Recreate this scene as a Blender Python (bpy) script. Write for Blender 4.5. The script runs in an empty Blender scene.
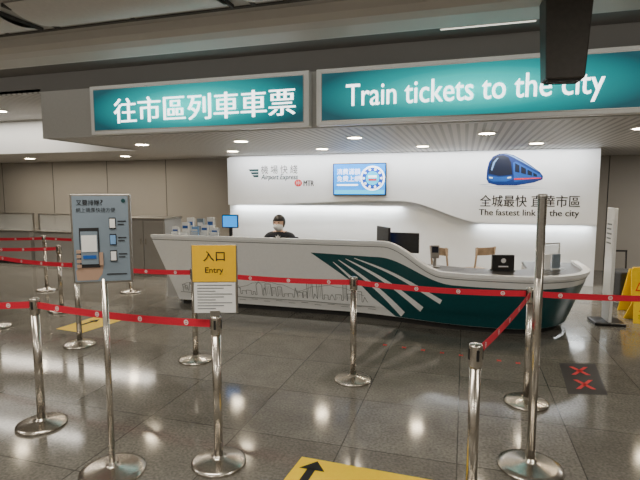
import bpy, bmesh, math, random
from mathutils import Vector, Matrix, Euler
random.seed(7)
C = bpy.context.scene.collection
PI = math.pi
F = 481.0
CAM = Vector((0, 0, 1.71))
TH = math.radians(16.7)
CE = Euler((math.radians(90 - 5.8), 0, TH))
RM = CE.to_matrix()

def ray(px, py):
    return RM @ Vector(((px - 320) / F, (240 - py) / F, -1))
def fl(px, py, z=0.0):
    d = ray(px, py); k = (z - CAM.z) / d.z
    return CAM + d * k
def aty(px, py, y):
    d = ray(px, py); k = y / d.y
    return CAM + d * k

# ------------------------------------------------------------ materials
def mat(name, col, rough=.5, metal=0, emit=0, ecol=None, noise=0, ns=30, bump=0, alpha=1, trans=0, coat=0):
    m = bpy.data.materials.new(name); m.use_nodes = True
    nt = m.node_tree; b = nt.nodes['Principled BSDF']
    c = (*col, 1)
    b.inputs['Base Color'].default_value = c
    b.inputs['Roughness'].default_value = rough
    b.inputs['Metallic'].default_value = metal
    b.inputs['Coat Weight'].default_value = coat
    if trans: b.inputs['Transmission Weight'].default_value = trans
    if alpha < 1: b.inputs['Alpha'].default_value = alpha
    if emit:
        b.inputs['Emission Color'].default_value = (*(ecol or col), 1)
        b.inputs['Emission Strength'].default_value = emit
    if noise or bump:
        tc = nt.nodes.new('ShaderNodeTexCoord'); n = nt.nodes.new('ShaderNodeTexNoise')
        n.inputs['Scale'].default_value = ns; n.inputs['Detail'].default_value = 5
        nt.links.new(tc.outputs['Object'], n.inputs['Vector'])
        if noise:
            r = nt.nodes.new('ShaderNodeValToRGB')
            r.color_ramp.elements[0].position = .3; r.color_ramp.elements[1].position = .7
            r.color_ramp.elements[0].color = (*[x * (1 - noise) for x in col], 1)
            r.color_ramp.elements[1].color = (*[min(1, x * (1 + noise)) for x in col], 1)
            nt.links.new(n.outputs['Fac'], r.inputs['Fac']); nt.links.new(r.outputs['Color'], b.inputs['Base Color'])
        if bump:
            bp = nt.nodes.new('ShaderNodeBump'); bp.inputs['Strength'].default_value = bump
            bp.inputs['Distance'].default_value = .01
            nt.links.new(n.outputs['Fac'], bp.inputs['Height']); nt.links.new(bp.outputs['Normal'], b.inputs['Normal'])
    return m

M = dict(
    white=mat('white_gloss', (.84, .86, .86), .25, noise=.02),
    wallw=mat('white_wall_panel', (.84, .86, .87), .5, noise=.02, ns=4),
    greyw=mat('beige_grey_wall_panel', (.34, .315, .275), .5, noise=.03, ns=1),
    seam=mat('dark_seam', (.07, .068, .065), .7),
    fascia=mat('fascia_paint', (.46, .46, .45), .5, noise=.03),
    ceilp=mat('ceiling_panel_grey', (.46, .45, .43), .6, noise=.04, ns=2),
    beam=mat('beam_grey', (.64, .62, .59), .5, noise=.03, ns=2),
    slot=mat('slot_grey', (.20, .195, .19), .7),
    steel=mat('brushed_steel', (.60, .56, .50), .25, 1, noise=.08, ns=60),
    steeld=mat('satin_steel_dark', (.40, .385, .36), .35, 1, noise=.08, ns=60),
    black=mat('black_plastic', (.012, .012, .013), .35, noise=.2),
    blackm=mat('black_matte', (.018, .018, .018), .7, noise=.2),
    hang=mat('grey_brown_housing_paint', (.055, .050, .045), .5, noise=.1),
    red=mat('red_belt_webbing', (.60, .008, .035), .6, noise=.1, ns=200),
    markw=mat('white_print', (.8, .8, .8), .5),
    yellow=mat('yellow_panel', (.80, .47, .0), .5, noise=.03),
    yellowf=mat('yellow_floor_vinyl', (1.0, .66, .0), .5, noise=.04),
    ink=mat('black_ink', (.008, .008, .01), .7),
    inkg=mat('grey_ink', (.17, .19, .20), .6),
    green=mat('dark_green_vinyl', (.004, .070, .080), .3, noise=.08),
    greent=mat('green_ink', (.0, .04, .045), .5),
    redi=mat('red_ink', (.75, .02, .03), .6),
    paper=mat('white_paper', (.75, .76, .76), .7, noise=.03),
    bluep=mat('blue_print', (.012, .09, .36), .35),
    lbluep=mat('grey_blue_print', (.17, .22, .27), .5, noise=.08, ns=5),
    sky=mat('light_blue_ink', (.16, .32, .58), .5),
    streak=mat('streak_ink', (.45, .52, .60), .5),
    dbluep=mat('deep_blue_print', (.006, .03, .16), .3),
    skinp=mat('printed_skin_tone', (.38, .25, .18), .5),
    glassd=mat('dark_glass_print', (.010, .014, .03), .3),
    lettl=mat('lit_lettering', (1, 1, 1), .5, emit=3.2),
    led=mat('lamp_lens', (1, .9, .75), .5, emit=75, ecol=(1, .82, .56)),
    ledc=mat('linear_lamp_lens', (1, .97, .9), .5, emit=1.0, ecol=(1, .93, .8)),
    pan=mat('unlit_ceiling_panel', (.68, .67, .65), .5, noise=.03),
    topdark=mat('dark_laminate', (.035, .033, .032), .3, noise=.2, ns=15),
    wood=mat('light_wood', (.34, .24, .15), .5, noise=.2, ns=12),
    skin=mat('skin', (.68, .43, .31), .5, noise=.04),
    jacket=mat('navy_fabric', (.02, .024, .035), .8, noise=.2, ns=80),
    trousers=mat('black_fabric', (.012, .012, .015), .85, noise=.2, ns=80),
    hair=mat('black_hair', (.008, .007, .007), .45, noise=.3, ns=120),
    mask=mat('white_mask_fabric', (.78, .80, .82), .7),
    shirt=mat('white_shirt_fabric', (.75, .76, .78), .7),
    scr=mat('blue_screen', (.01, .2, .7), .3, emit=1.6, ecol=(.0, .26, .75)),
    scrl=mat('cyan_screen', (.02, .45, .75), .3, emit=1.6, ecol=(.01, .55, .85)),
    scrd=mat('deep_blue_screen', (.02, .1, .5), .3, emit=.8, ecol=(.01, .07, .42)),
    scrw=mat('white_screen', (1, 1, 1), .3, emit=2.2),
    acry=mat('clear_acrylic', (.85, .9, .92), .1, alpha=.3),
    cab=mat('grey_metal_cabinet', (.28, .275, .26), .35, .3, noise=.05, ns=4),
    pale=mat('pale_metal_panel', (.38, .375, .36), .4, .3, noise=.04, ns=3),
    mat_dark=mat('dark_floor_vinyl', (.012, .011, .014), .6),
)

def sign_mat():
    m = mat('teal_lightbox_print', (0, .3, .3), .4)
    nt = m.node_tree; b = nt.nodes['Principled BSDF']
    tc = nt.nodes.new('ShaderNodeTexCoord'); mp = nt.nodes.new('ShaderNodeMapping')
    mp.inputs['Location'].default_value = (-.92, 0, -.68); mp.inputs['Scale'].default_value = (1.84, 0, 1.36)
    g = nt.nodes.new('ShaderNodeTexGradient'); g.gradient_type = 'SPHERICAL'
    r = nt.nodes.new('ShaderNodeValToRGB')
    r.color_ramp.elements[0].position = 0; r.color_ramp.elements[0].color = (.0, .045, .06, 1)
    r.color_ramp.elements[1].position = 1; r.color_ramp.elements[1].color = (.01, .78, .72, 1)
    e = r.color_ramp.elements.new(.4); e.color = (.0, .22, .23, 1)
    nt.links.new(tc.outputs['Generated'], mp.inputs['Vector']); nt.links.new(mp.outputs[0], g.inputs['Vector'])
    nt.links.new(g.outputs['Fac'], r.inputs['Fac'])
    nt.links.new(r.outputs['Color'], b.inputs['Base Color']); nt.links.new(r.outputs['Color'], b.inputs['Emission Color'])
    b.inputs['Emission Strength'].default_value = 1.35
    return m
M['sign'] = sign_mat()

def floor_mat():
    m = mat('granite_tiles', (.1, .1, .1), .1)
    nt = m.node_tree; b = nt.nodes['Principled BSDF']; N = nt.nodes.new; L = nt.links.new
    b.inputs['IOR'].default_value = 1.65
    tc = N('ShaderNodeTexCoord')
    n1 = N('ShaderNodeTexNoise'); n1.inputs['Scale'].default_value = 55; n1.inputs['Detail'].default_value = 4
    n3 = N('ShaderNodeTexNoise'); n3.inputs['Scale'].default_value = 5; n3.inputs['Detail'].default_value = 4
    n2 = N('ShaderNodeTexNoise'); n2.inputs['Scale'].default_value = .8
    br = N('ShaderNodeTexBrick'); br.offset = 0; br.inputs['Scale'].default_value = 1
    br.inputs['Brick Width'].default_value = .75; br.inputs['Row Height'].default_value = .75
    br.inputs['Mortar Size'].default_value = .005; br.inputs['Mortar Smooth'].default_value = .3
    br.inputs['Color1'].default_value = (.145, .138, .122, 1); br.inputs['Color2'].default_value = (.20, .192, .172, 1)
    br.inputs['Mortar'].default_value = (.065, .062, .056, 1)
    for q in (br, n1, n2, n3): L(tc.outputs['Object'], q.inputs['Vector'])
    r = N('ShaderNodeValToRGB'); r.color_ramp.elements[0].position = .35; r.color_ramp.elements[1].position = .65
    r.color_ramp.elements[0].color = (.74, .74, .74, 1); r.color_ramp.elements[1].color = (1.26, 1.25, 1.23, 1)
    L(n1.outputs['Fac'], r.inputs['Fac'])
    r3 = N('ShaderNodeValToRGB'); r3.color_ramp.elements[0].position = .35; r3.color_ramp.elements[1].position = .65
    r3.color_ramp.elements[0].color = (.90, .90, .90, 1); r3.color_ramp.elements[1].color = (1.10, 1.10, 1.09, 1)
    L(n3.outputs['Fac'], r3.inputs['Fac'])
    mx = N('ShaderNodeMix'); mx.data_type = 'RGBA'; mx.blend_type = 'MULTIPLY'; mx.inputs[0].default_value = 1
    m2 = N('ShaderNodeMix'); m2.data_type = 'RGBA'; m2.blend_type = 'MULTIPLY'; m2.inputs[0].default_value = 1
    L(br.outputs['Color'], mx.inputs[6]); L(r.outputs['Color'], mx.inputs[7]); L(mx.outputs[2], m2.inputs[6]); L(r3.outputs['Color'], m2.inputs[7])
    L(m2.outputs[2], b.inputs['Base Color'])
    mr = N('ShaderNodeMapRange'); mr.inputs['To Min'].default_value = .08; mr.inputs['To Max'].default_value = .12
    L(n2.outputs['Fac'], mr.inputs['Value']); L(mr.outputs[0], b.inputs['Roughness'])
    return m
M['floor'] = floor_mat()

def stripe_mat(name, c0, c1, scale):
    m = mat(name, c0, .5)
    nt = m.node_tree; b = nt.nodes['Principled BSDF']; N = nt.nodes.new; L = nt.links.new
    tc = N('ShaderNodeTexCoord'); w = N('ShaderNodeTexWave'); w.inputs['Scale'].default_value = scale; w.bands_direction = 'X'
    r = N('ShaderNodeValToRGB'); r.color_ramp.elements[0].position = .25; r.color_ramp.elements[1].position = .45
    r.color_ramp.elements[0].color = (*c0, 1); r.color_ramp.elements[1].color = (*c1, 1)
    L(tc.outputs['Object'], w.inputs['Vector']); L(w.outputs['Fac'], r.inputs['Fac']); L(r.outputs['Color'], b.inputs['Base Color'])
    return m
M['slats'] = stripe_mat('slatted_metal_ceiling', (.28, .27, .255), (.54, .52, .49), 3.2)

# ------------------------------------------------------------ mesh builder
class MB:
    def __init__(s): s.v = []; s.f = []
    def add(s, vs, fs):
        n = len(s.v); s.v += [tuple(v) for v in vs]; s.f += [tuple(i + n for i in f) for f in fs]; return s
    def box(s, c, d, rz=0, taper=1.0):
        x, y, z = [q / 2 for q in d]; R = Matrix.Rotation(rz, 3, 'Z'); c = Vector(c); vs = []
        for sz in (-1, 1):
            k = 1 if sz > 0 else taper
            for sx, sy in ((-1, -1), (1, -1), (1, 1), (-1, 1)):
                vs.append(c + R @ Vector((sx * x * k, sy * y * k, sz * z)))
        return s.add(vs, [(3, 2, 1, 0), (4, 5, 6, 7), (0, 1, 5, 4), (1, 2, 6, 5), (2, 3, 7, 6), (3, 0, 4, 7)])
    def bb(s, x0, x1, y0, y1, z0, z1):
        return s.box(((x0 + x1) / 2, (y0 + y1) / 2, (z0 + z1) / 2), (abs(x1 - x0), abs(y1 - y0), abs(z1 - z0)))
    def lathe(s, prof, n=32, c=(0, 0, 0), caps=True):
        vs = []; fs = []
        for r, z in prof:
            for i in range(n):
                a = 2 * PI * i / n; vs.append((c[0] + r * math.cos(a), c[1] + r * math.sin(a), c[2] + z))
        for k in range(len(prof) - 1):
            for i in range(n):
                j = (i + 1) % n; fs.append((k * n + i, k * n + j, (k + 1) * n + j, (k + 1) * n + i))
        if caps: fs.append(tuple(reversed(range(n)))); fs.append(tuple(range((len(prof) - 1) * n, len(prof) * n)))
        return s.add(vs, fs)
    def tube(s, pts, r, n=8, r1=None):
        pts = [Vector(p) for p in pts]; vs = []; fs = []; m = len(pts)
        for k, p in enumerate(pts):
            t = (pts[min(k + 1, m - 1)] - pts[max(k - 1, 0)]).normalized()
            u = t.cross(Vector((0, 0, 1)) if abs(t.z) < .9 else Vector((1, 0, 0))).normalized(); w = t.cross(u)
            rr = r if r1 is None else r + (r1 - r) * k / (m - 1)
            for i in range(n):
                a = 2 * PI * i / n; vs.append(p + (u * math.cos(a) + w * math.sin(a)) * rr)
        for k in range(m - 1):
            for i in range(n):
                j = (i + 1) % n; fs.append((k * n + i, k * n + j, (k + 1) * n + j, (k + 1) * n + i))
        fs.append(tuple(reversed(range(n)))); fs.append(tuple(range((m - 1) * n, m * n)))
        return s.add(vs, fs)
    def poly(s, pts): return s.add(pts, [tuple(range(len(pts)))])
    def grid(s, rows):
        n = len(rows[0]); vs = [p for r in rows for p in r]; fs = []
        for k in range(len(rows) - 1):
            for i in range(n - 1): fs.append((k * n + i, k * n + i + 1, (k + 1) * n + i + 1, (k + 1) * n + i))
        return s.add(vs, fs)
    def disc(s, c, rx, rz, n=24, axis='y'):
        c = Vector(c); pts = []
        for i in range(n):
            a = 2 * PI * i / n
            pts.append(c + (Vector((rx * math.cos(a), 0, rz * math.sin(a))) if axis == 'y' else Vector((rx * math.cos(a), rz * math.sin(a), 0))))
        return s.poly(pts)
    def build(s, name, m, parent=None, world=False, smooth=False, bevel=0, fix=True):
        vs = s.v
        if parent is not None and world:
            o = Vector(parent.location)
            if parent.parent: o += Vector(parent.parent.location)
            vs = [Vector(v) - o for v in vs]
        me = bpy.data.meshes.new(name); me.from_pydata([tuple(v) for v in vs], [], s.f)
        if fix:
            bm = bmesh.new(); bm.from_mesh(me); bmesh.ops.recalc_face_normals(bm, faces=bm.faces); bm.to_mesh(me); bm.free()
        if smooth:
            for p in me.polygons: p.use_smooth = len(p.vertices) <= 4
        me.materials.append(m)
        ob = bpy.data.objects.new(name, me); C.objects.link(ob)
        if parent is not None: ob.parent = parent
        if bevel:
            b = ob.modifiers.new('bevel', 'BEVEL'); b.width = bevel; b.segments = 2; b.limit_method = 'ANGLE'
        return ob

def tag(o, label=None, cat=None, group=None, kind=None):
    if label: o['label'] = label
    if cat: o['category'] = cat
    if group: o['group'] = group
    if kind: o['kind'] = kind
    return o
def empty(name, loc, rz=0, **k):
    o = bpy.data.objects.new(name, None); C.objects.link(o); o.location = loc; o.rotation_euler = (0, 0, rz)
    o.empty_display_size = .1
    tag(o, **k); return o
def struct(name, mb, m, bevel=0): return tag(mb.build(name, m, bevel=bevel), kind='structure')
def copy_tree(o, parent=None):
    c = o.copy(); C.objects.link(c)
    if parent is not None: c.parent = parent
    for ch in [q for q in bpy.data.objects if q.parent == o]: copy_tree(ch, c)
    return c

def text2d(body, w, h=None, offset=0.0, shear=0.0, smear=0.0):
    cu = bpy.data.curves.new('t', 'FONT'); cu.body = body; cu.size = 1; cu.offset = offset; cu.shear = shear; cu.resolution_u = 3
    ob = bpy.data.objects.new('t', cu); C.objects.link(ob)
    dg = bpy.context.evaluated_depsgraph_get(); dg.update()
    me = bpy.data.meshes.new_from_object(ob.evaluated_get(dg))
    bpy.data.objects.remove(ob); bpy.data.curves.remove(cu)
    vs = [v.co.copy() for v in me.vertices]; fs = [tuple(p.vertices) for p in me.polygons]
    bpy.data.meshes.remove(me)
    if not vs: return [], []
    if smear:          # broad vertical strokes, thin horizontal ones
        v2 = []; f2 = []
        for k in (-1, 0, 1):
            f2 += [tuple(i + len(v2) for i in f) for f in fs]; v2 += [Vector((v.x + k * smear, v.y, 0)) for v in vs]
        vs, fs = v2, f2
    x0 = min(v.x for v in vs); x1 = max(v.x for v in vs); y0 = min(v.y for v in vs); y1 = max(v.y for v in vs)
    sx = w / max(x1 - x0, 1e-6); sy = sx if h is None else h / max(y1 - y0, 1e-6)
    return [((v.x - (x0 + x1) / 2) * sx, (v.y - (y0 + y1) / 2) * sy) for v in vs], fs
def text_on(mb, body, cx, y, cz, w, h=None, **k):   # lettering on a vertical face looking to -y
    v, f = text2d(body, w, h, **k)
    n = max(1, len(v) // 3)
    return mb.add([(cx + a, y - (.0006 * (i // n) if k.get('smear') else 0), cz + b) for i, (a, b) in enumerate(v)], f)

# ------------------------------------------------------------ the setting
struct('floor', MB().poly([(-16, -5, 0), (9, -5, 0), (9, 16, 0), (-16, 16, 0)]), M['floor'])
YW = 9.6; HS = 2.46; YF = 5.6
mb = MB(); mb.bb(-4.95, 2.26, YW, YW + .25, 0, HS)
struct('wall_back', mb, M['wallw'])
mb = MB(); mb.bb(-16, -4.95, 10.1, 10.3, 0, HS)
struct('wall_left', mb, M['greyw'])
mb = MB()
x = -15.4
while x < -5: mb.bb(x, x + .012, 10.093, 10.1, 0, HS); x += 1.7
struct('trim_1', mb, M['seam'])
mb = MB(); mb.bb(2.26, 9, 11.6, 11.8, 0, HS)
struct('wall_right', mb, M['greyw'])
mb = MB()
x = 2.9
while x < 9: mb.bb(x, x + .015, 11.592, 11.6, 0, HS); x += .9
struct('trim_2', mb, M['seam'])
mb = MB(); mb.bb(-16.2, -16, -5, 16, 0, 3.4); struct('wall_side_left', mb, M['greyw'])
mb = MB(); mb.bb(9, 9.2, -5, 16, 0, 3.4); struct('wall_side_right', mb, M['greyw'])
mb = MB(); mb.bb(-16, 9, -5.2, -5, 0, 3.4); struct('wall_rear', mb, M['greyw'])
struct('ceiling', MB().bb(-16, 9, -5, 4.1, 3.3, 3.4), M['ceilp'])
mb = MB()
for yy in (3.95, 3.2, 2.5, 1.8, 1.1): mb.bb(-16, 9, yy, yy + .045, 3.292, 3.3)
for xx in [-15 + 1.5 * i for i in range(17)]: mb.bb(xx, xx + .03, -5, 4.0, 3.293, 3.3)
struct('trim_3', mb, M['seam'])
prof = [(4.10, 3.40), (4.10, 3.30), (4.13, 3.23), (4.2, 3.19), (4.32, 3.17), (4.6, 3.17), (4.72, 3.2), (4.78, 3.26), (4.80, 3.45)]
mb = MB(); mb.grid([[(-16, y, z) for y, z in prof], [(9, y, z) for y, z in prof]])
struct('ceiling_beam', mb, M['beam'])
struct('ceiling_slot', MB().bb(-16, 9, 4.8, 5.6, 3.36, 3.46), M['slot'])
mb = MB(); mb.bb(-5.85, 9, YF, YF + .12, HS, 3.12); struct('ceiling_fascia', mb, M['fascia'], bevel=.004)
mb = MB(); mb.bb(-16, 9, YF, YF + .08, 3.12, 3.46); struct('trim_4', mb, M['slot'])
mb = MB(); mb.bb(-5.85, 9, YF + .12, 11.6, HS, HS + .06); struct('ceiling_soffit', mb, M['slats'])
mb = MB(); mb.bb(-16, -5.85, YF, 7.6, 3.10, 3.16); mb.bb(-16, -5.85, 7.72, 10.1, HS, HS + .06); struct('ceiling_left', mb, M['slats'])
mb = MB(); mb.bb(-16, -5.85, 7.6, 7.72, HS, 3.16); struct('trim_5', mb, M['wallw'])
mb = MB(); mb.bb(-5.85, -5.75, YF + .12, 7.72, HS, 3.16); struct('trim_6', mb, M['fascia'])
mb = MB(); mb.bb(-12.6, -12.1, 9.0, 9.5, 0, HS); struct('trim_7', mb, M['fascia'])

# feature board on wall
YB = 9.42
ft = empty('backlit_wall_board', (-1.345, YB, 0), label='white backlit wall board behind the counter with logos and train picture', cat='wall board')
n = 60
def sm(a, b, x): t = max(0, min(1, (x - a) / (b - a))); return t * t * (3 - 2 * t)
def zlow(u): return 1.42 + .10 * sm(0, .5, u) - .40 * sm(.52, .74, u)
xs = [-4.9 + 7.12 * i / n for i in range(n + 1)]
rows = [[(x, YB, 2.42) for x in xs], [(x, YB, 1.9) for x in xs], [(x, YB, zlow(i / n)) for i, x in enumerate(xs)],
        [(x, YB + .1, zlow(i / n)) for i, x in enumerate(xs)]]
MB().grid(rows).build('upper_panel', M['wallw'], ft, world=True)
def px_box(px0, py0, px1, py1, y=YB - .004):
    a = aty(px0, py0, y); b = aty(px1, py1, y); return (a.x + b.x) / 2, (a.z + b.z) / 2, abs(b.x - a.x), abs(a.z - b.z)
def wall_text(name, body, box, m, **k):
    cx, cz, w, h = px_box(*box); mb = MB(); text_on(mb, body, cx, YB - .004, cz, w, h, **k)
    if mb.v: return mb.build(name, m, ft, world=True, fix=False)
wall_text('lettering', '機 場 快 綫', (261, 165.5, 297.5, 173.5), M['ink'])
wall_text('lettering', 'Airport Express', (261, 174.5, 298, 180.8), M['greent'], shear=.25, smear=.02)
wall_text('lettering', 'MTR', (303.5, 180.5, 314, 186), M['ink'], smear=.03)
wall_text('lettering', '全城最快 直達市區', (480, 195, 580, 207.5), M['ink'], smear=.012)
wall_text('lettering', 'The fastest link to the city', (479, 209, 579, 218.5), M['ink'], smear=.018)
def wp(px, py, y=YB - .004): return aty(px, py, y)
for i in range(3):
    y0 = 169.4 + i * 2.9; a0 = i * 1.9
    mb = MB(); mb.poly([wp(248.5 + a0, y0), wp(258.5, y0 - .3), wp(258.5, y0 + 2.0), wp(250 + a0, y0 + 2.1)])
    mb.build('emblem', M['greent'], ft, world=True)
cx, cz, w, h = px_box(294.5, 179.5, 302, 186.5)
mb = MB(); mb.disc((cx, YB - .004, cz), w / 2, h / 2); em = mb.build('emblem', M['redi'], ft, world=True)
mb = MB(); mb.bb(cx - w * .3, cx + w * .3, YB - .008, YB - .006, cz - .006, cz + .006)
mb.bb(cx - .006, cx + .006, YB - .008, YB - .006, cz - h * .32, cz + h * .32)
for s in (-1, 1): mb.bb(cx + s * w * .25 - .004, cx + s * w * .25 + .004, YB - .008, YB - .006, cz - h * .25, cz + h * .25)
mb.build('emblem_lines', M['markw'], ft, world=True)
# printed train: rounded nose with big dark windscreen at the left, carriage receding to the right
def flat(name, pts, m, d=.004, par=None):
    return MB().poly([wp(a, b, YB - d) for a, b in pts]).build(name, m, par or ft, world=True)
for a, b, c in ((480, 186.6, 541), (484, 188.2, 549), (478, 184.6, 490)):
    flat('train_print_streak', [(a, b), ((a + c) / 2, b - .5), (c, b), ((a + c) / 2, b + .5)], M['streak'], .003)
flat('train_print', [(486.5, 179), (487, 170), (489, 162), (493, 156.5), (499, 153.8), (506, 153.2), (514, 155.2), (523, 160), (532, 166), (540, 172), (543, 176), (542.5, 179.5), (534, 182.5), (516, 185.5), (498, 185.5), (488.5, 183)], M['dbluep'])
flat('train_print_windscreen', [(488.5, 173.5), (489.3, 166), (492, 160), (496, 156.4), (503, 155.2), (508.5, 157.3), (511, 162), (512.5, 174.5), (499, 176)], M['glassd'], .006)
flat('train_print_windscreen_glint', [(491, 170), (493, 162.5), (497, 158), (498.6, 157.9), (495, 162.5), (492.2, 170.5)], M['sky'], .008)
flat('train_print_nose', [(488, 175), (499, 177.2), (512, 175.8), (512.5, 179.5), (506, 181.5), (493, 181.5), (488, 179.5)], M['bluep'], .006)
flat('train_print_side', [(513, 162.5), (516, 161.5), (528, 168), (541, 175), (541.5, 178), (526, 180), (514, 182)], M['bluep'], .006)
for a, b in ((515, 519.5), (521, 526), (527.5, 532), (533.3, 537)):
    ya = 162.5 + (a - 514) * .52; yb = 162.5 + (b - 514) * .52; za = 171.5 + (a - 514) * .24; zb = 171.5 + (b - 514) * .24
    flat('train_print_window', [(a, ya), (b, yb), (b, zb), (a, za)], M['glassd'], .008)
flat('train_print_roof_highlight', [(503, 153.6), (508, 154), (515, 156.6), (524, 161.6), (539, 172), (524, 163.0), (514, 157.6), (508, 154.8)], M['sky'], .008)
flat('train_print_red_trim', [(514, 178.4), (526, 178), (541.5, 177.6), (541, 178.4), (526, 179.2), (514, 179.9)], M['redi'], .010)
flat('train_print_lamp', [(489, 176.8), (492.6, 177.2), (492.6, 178.6), (489.5, 178.3)], M['markw'], .010)
flat('train_print_lamp', [(507.5, 177.2), (511, 176.6), (511, 178), (507.5, 178.6)], M['markw'], .010)

# wall screen
cx, cz, w, h = px_box(333, 163.5, 386, 195.5, YB - .06)
tv = empty('wall_screen', (cx, YB - .03, cz), label='blue display screen with bright notice mounted on the white wall board', cat='screen')
MB().box((0, 0, 0), (w, .06, h)).build('casing', M['black'], tv, bevel=.006)
MB().box((0, -.032, 0), (w - .04, .004, h - .04)).build('display', M['scr'], tv)
MB().bb(-w * .46, w * .46, -.0365, -.0345, -h * .45, -h * .33).build('display_band', M['scrl'], tv)
mb = MB(); mb.disc((w * .25, -.037, .02), h * .38, h * .38); mb.build('display_circle', M['scrw'], tv)
mb = MB(); mb.disc((w * .25, -.039, .02), h * .33, h * .33); mb.build('display_circle_ring', M['scrd'], tv)
for k in range(10):
    a = k * PI / 5; MB().disc((w * .25 + h * .275 * math.cos(a), -.0405, .02 + h * .275 * math.sin(a)), h * .035, h * .035, 10).build('display_circle_letter', M['scrw'], tv)
mb = MB(); mb.disc((w * .25, -.041, .02), h * .21, h * .21); mb.build('display_circle_centre', M['scrl'], tv)
mb = MB(); mb.bb(w * .25 - h * .13, w * .25 + h * .13, -.0445, -.0425, .02 + h * .02, .02 + h * .08); mb.build('display_circle_bar', M['scrw'], tv)
mb = MB(); mb.bb(w * .25 - h * .13, w * .25 + h * .13, -.0445, -.0425, .02 - h * .08, .02 - h * .02); mb.build('display_circle_bar', M['redi'], tv)
for body, zz in (('消費滿額', h * .24), ('免費上網', h * .02)):
    mb = MB(); text_on(mb, body, -w * .2, -.036, zz, w * .44, h * .18); mb.build('display_text', M['scrw'], tv, fix=False)
MB().bb(-w * .42, -w * .02, -.0365, -.0345, -h * .2, -h * .15).build('display_line', M['scrw'], tv)

# ------------------------------------------------------------ overhead light boxes
def lightbox(x0, x1, label, body, tx0, tx1, tz, th, off, smear=0):
    r = empty('lightbox_sign', ((x0 + x1) / 2, YF - .06, 2.79), label=label, cat='sign')
    w = x1 - x0
    MB().box((0, 0, 0), (w + .14, .12, .64)).build('casing', M['white'], r, bevel=.008)
    MB().box((0, -.062, 0), (w + .02, .006, .555)).build('face_frame', M['steeld'], r)
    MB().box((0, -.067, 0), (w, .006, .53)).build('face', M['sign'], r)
    mb = MB(); cx = (tx0 + tx1) / 2 - (x0 + x1) / 2
    text_on(mb, body, cx, -.0735, tz - 2.79, tx1 - tx0, th, offset=off, smear=smear); mb.build('lettering', M['lettl'], r, fix=False)
    return r
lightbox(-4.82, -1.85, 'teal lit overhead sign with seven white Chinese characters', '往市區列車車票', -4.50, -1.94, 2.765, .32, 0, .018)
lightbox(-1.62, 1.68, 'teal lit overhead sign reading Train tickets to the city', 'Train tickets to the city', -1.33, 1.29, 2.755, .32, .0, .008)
# pendant housing
r = empty('hanging_housing', (.70, 4.24, 2.565), .1, label='dark tapered rectangular housing hanging from the ceiling at right', cat='ceiling housing')
MB().box((0, 0, .37), (.35, .22, .74), taper=.80).build('casing', M['hang'], r, bevel=.012)
MB().box((0, 0, -.006), (.24, .14, .012)).build('bottom_cap', M['blackm'], r)

# downlights
def downlight():
    r = empty('downlight', (0, 0, 0), label='small round warm downlight recessed in the slatted soffit', cat='ceiling light', group='round downlights in the slatted soffit')
    MB().lathe([(.10, -.010), (.12, -.012), (.125, -.006), (.125, 0)], 24, caps=False).build('trim_ring', M['white'], r, smooth=True)
    MB().lathe([(.10, -.008), (.05, -.012), (.002, -.013)], 20).build('lens', M['led'], r, smooth=True)
    return r
spots = []
for j, yy in enumerate((6.7, 8.3)):
    for i in range(5): spots.append((-5.0 + 1.75 * i + (.8 if j == 1 else 0), yy, HS))
for (a, b) in ((-7.8, 6.6), (-7.0, 8.8), (-9.6, 8.8), (-12.4, 8.6)):
    spots.append((a, b, 3.10 if b < 7.6 else HS))
proto = downlight()
for i, p in enumerate(spots):
    o = proto if i == 0 else copy_tree(proto)
    o.location = p
    l = bpy.data.lights.new('downlight_beam', 'SPOT'); l.energy = 50; l.spot_size = 2.2; l.spot_blend = .8; l.color = (1, .86, .68); l.shadow_soft_size = .08
    lo = bpy.data.objects.new('downlight_beam', l); C.objects.link(lo); lo.location = (p[0], p[1], p[2] - .03)
def linear(name, p0, p1, wd, m, label, cat='ceiling light'):
    c = (Vector(p0) + Vector(p1)) / 2; L = (Vector(p1) - Vector(p0)).length
    r = empty(name, c, label=label, cat=cat)
    MB().box((0, 0, .01), (L, wd, .02)).build('housing', M['steeld'], r)
    MB().box((0, 0, -.003), (L - .03, wd * .8, .008)).build('diffuser', m, r)
linear('linear_lamp', (-.3, 5.2, 3.34), (.62, 5.2, 3.34), .03, M['ledc'], 'thin lit linear lamp in the dark slot above the English sign')
linear('linear_lamp', (1.6, 5.2, 3.34), (2.5, 5.2, 3.34), .03, M['ledc'], 'thin lit linear lamp above the right end of the English sign')
def cpanel(x0, x1, label):
    r = empty('ceiling_panel', ((x0 + x1) / 2, 3.6, 3.26), label=label, cat='ceiling panel')
    L = (x1 - x0) / 2; n_ = 12
    MB().grid([[(-L, -.3 + .6 * i / n_, .03 - .06 * math.sin(PI * i / n_)) for i in range(n_ + 1)], [(L, -.3 + .6 * i / n_, .03 - .06 * math.sin(PI * i / n_)) for i in range(n_ + 1)]]).build('curved_panel', M['pan'], r, smooth=True)
    for s in (-1, 1): MB().box((s * L, 0, .02), (.025, .6, .03)).build('end_trim', M['seam'], r)
cpanel(-1.75, -.45, 'unlit pale curved panel near the middle of the upper ceiling')
cpanel(-3.8, -1.95, 'unlit long pale curved panel at the left of the upper ceiling')
cpanel(-5.9, -4.0, 'unlit pale curved panel in the top left corner of the ceiling')

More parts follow.
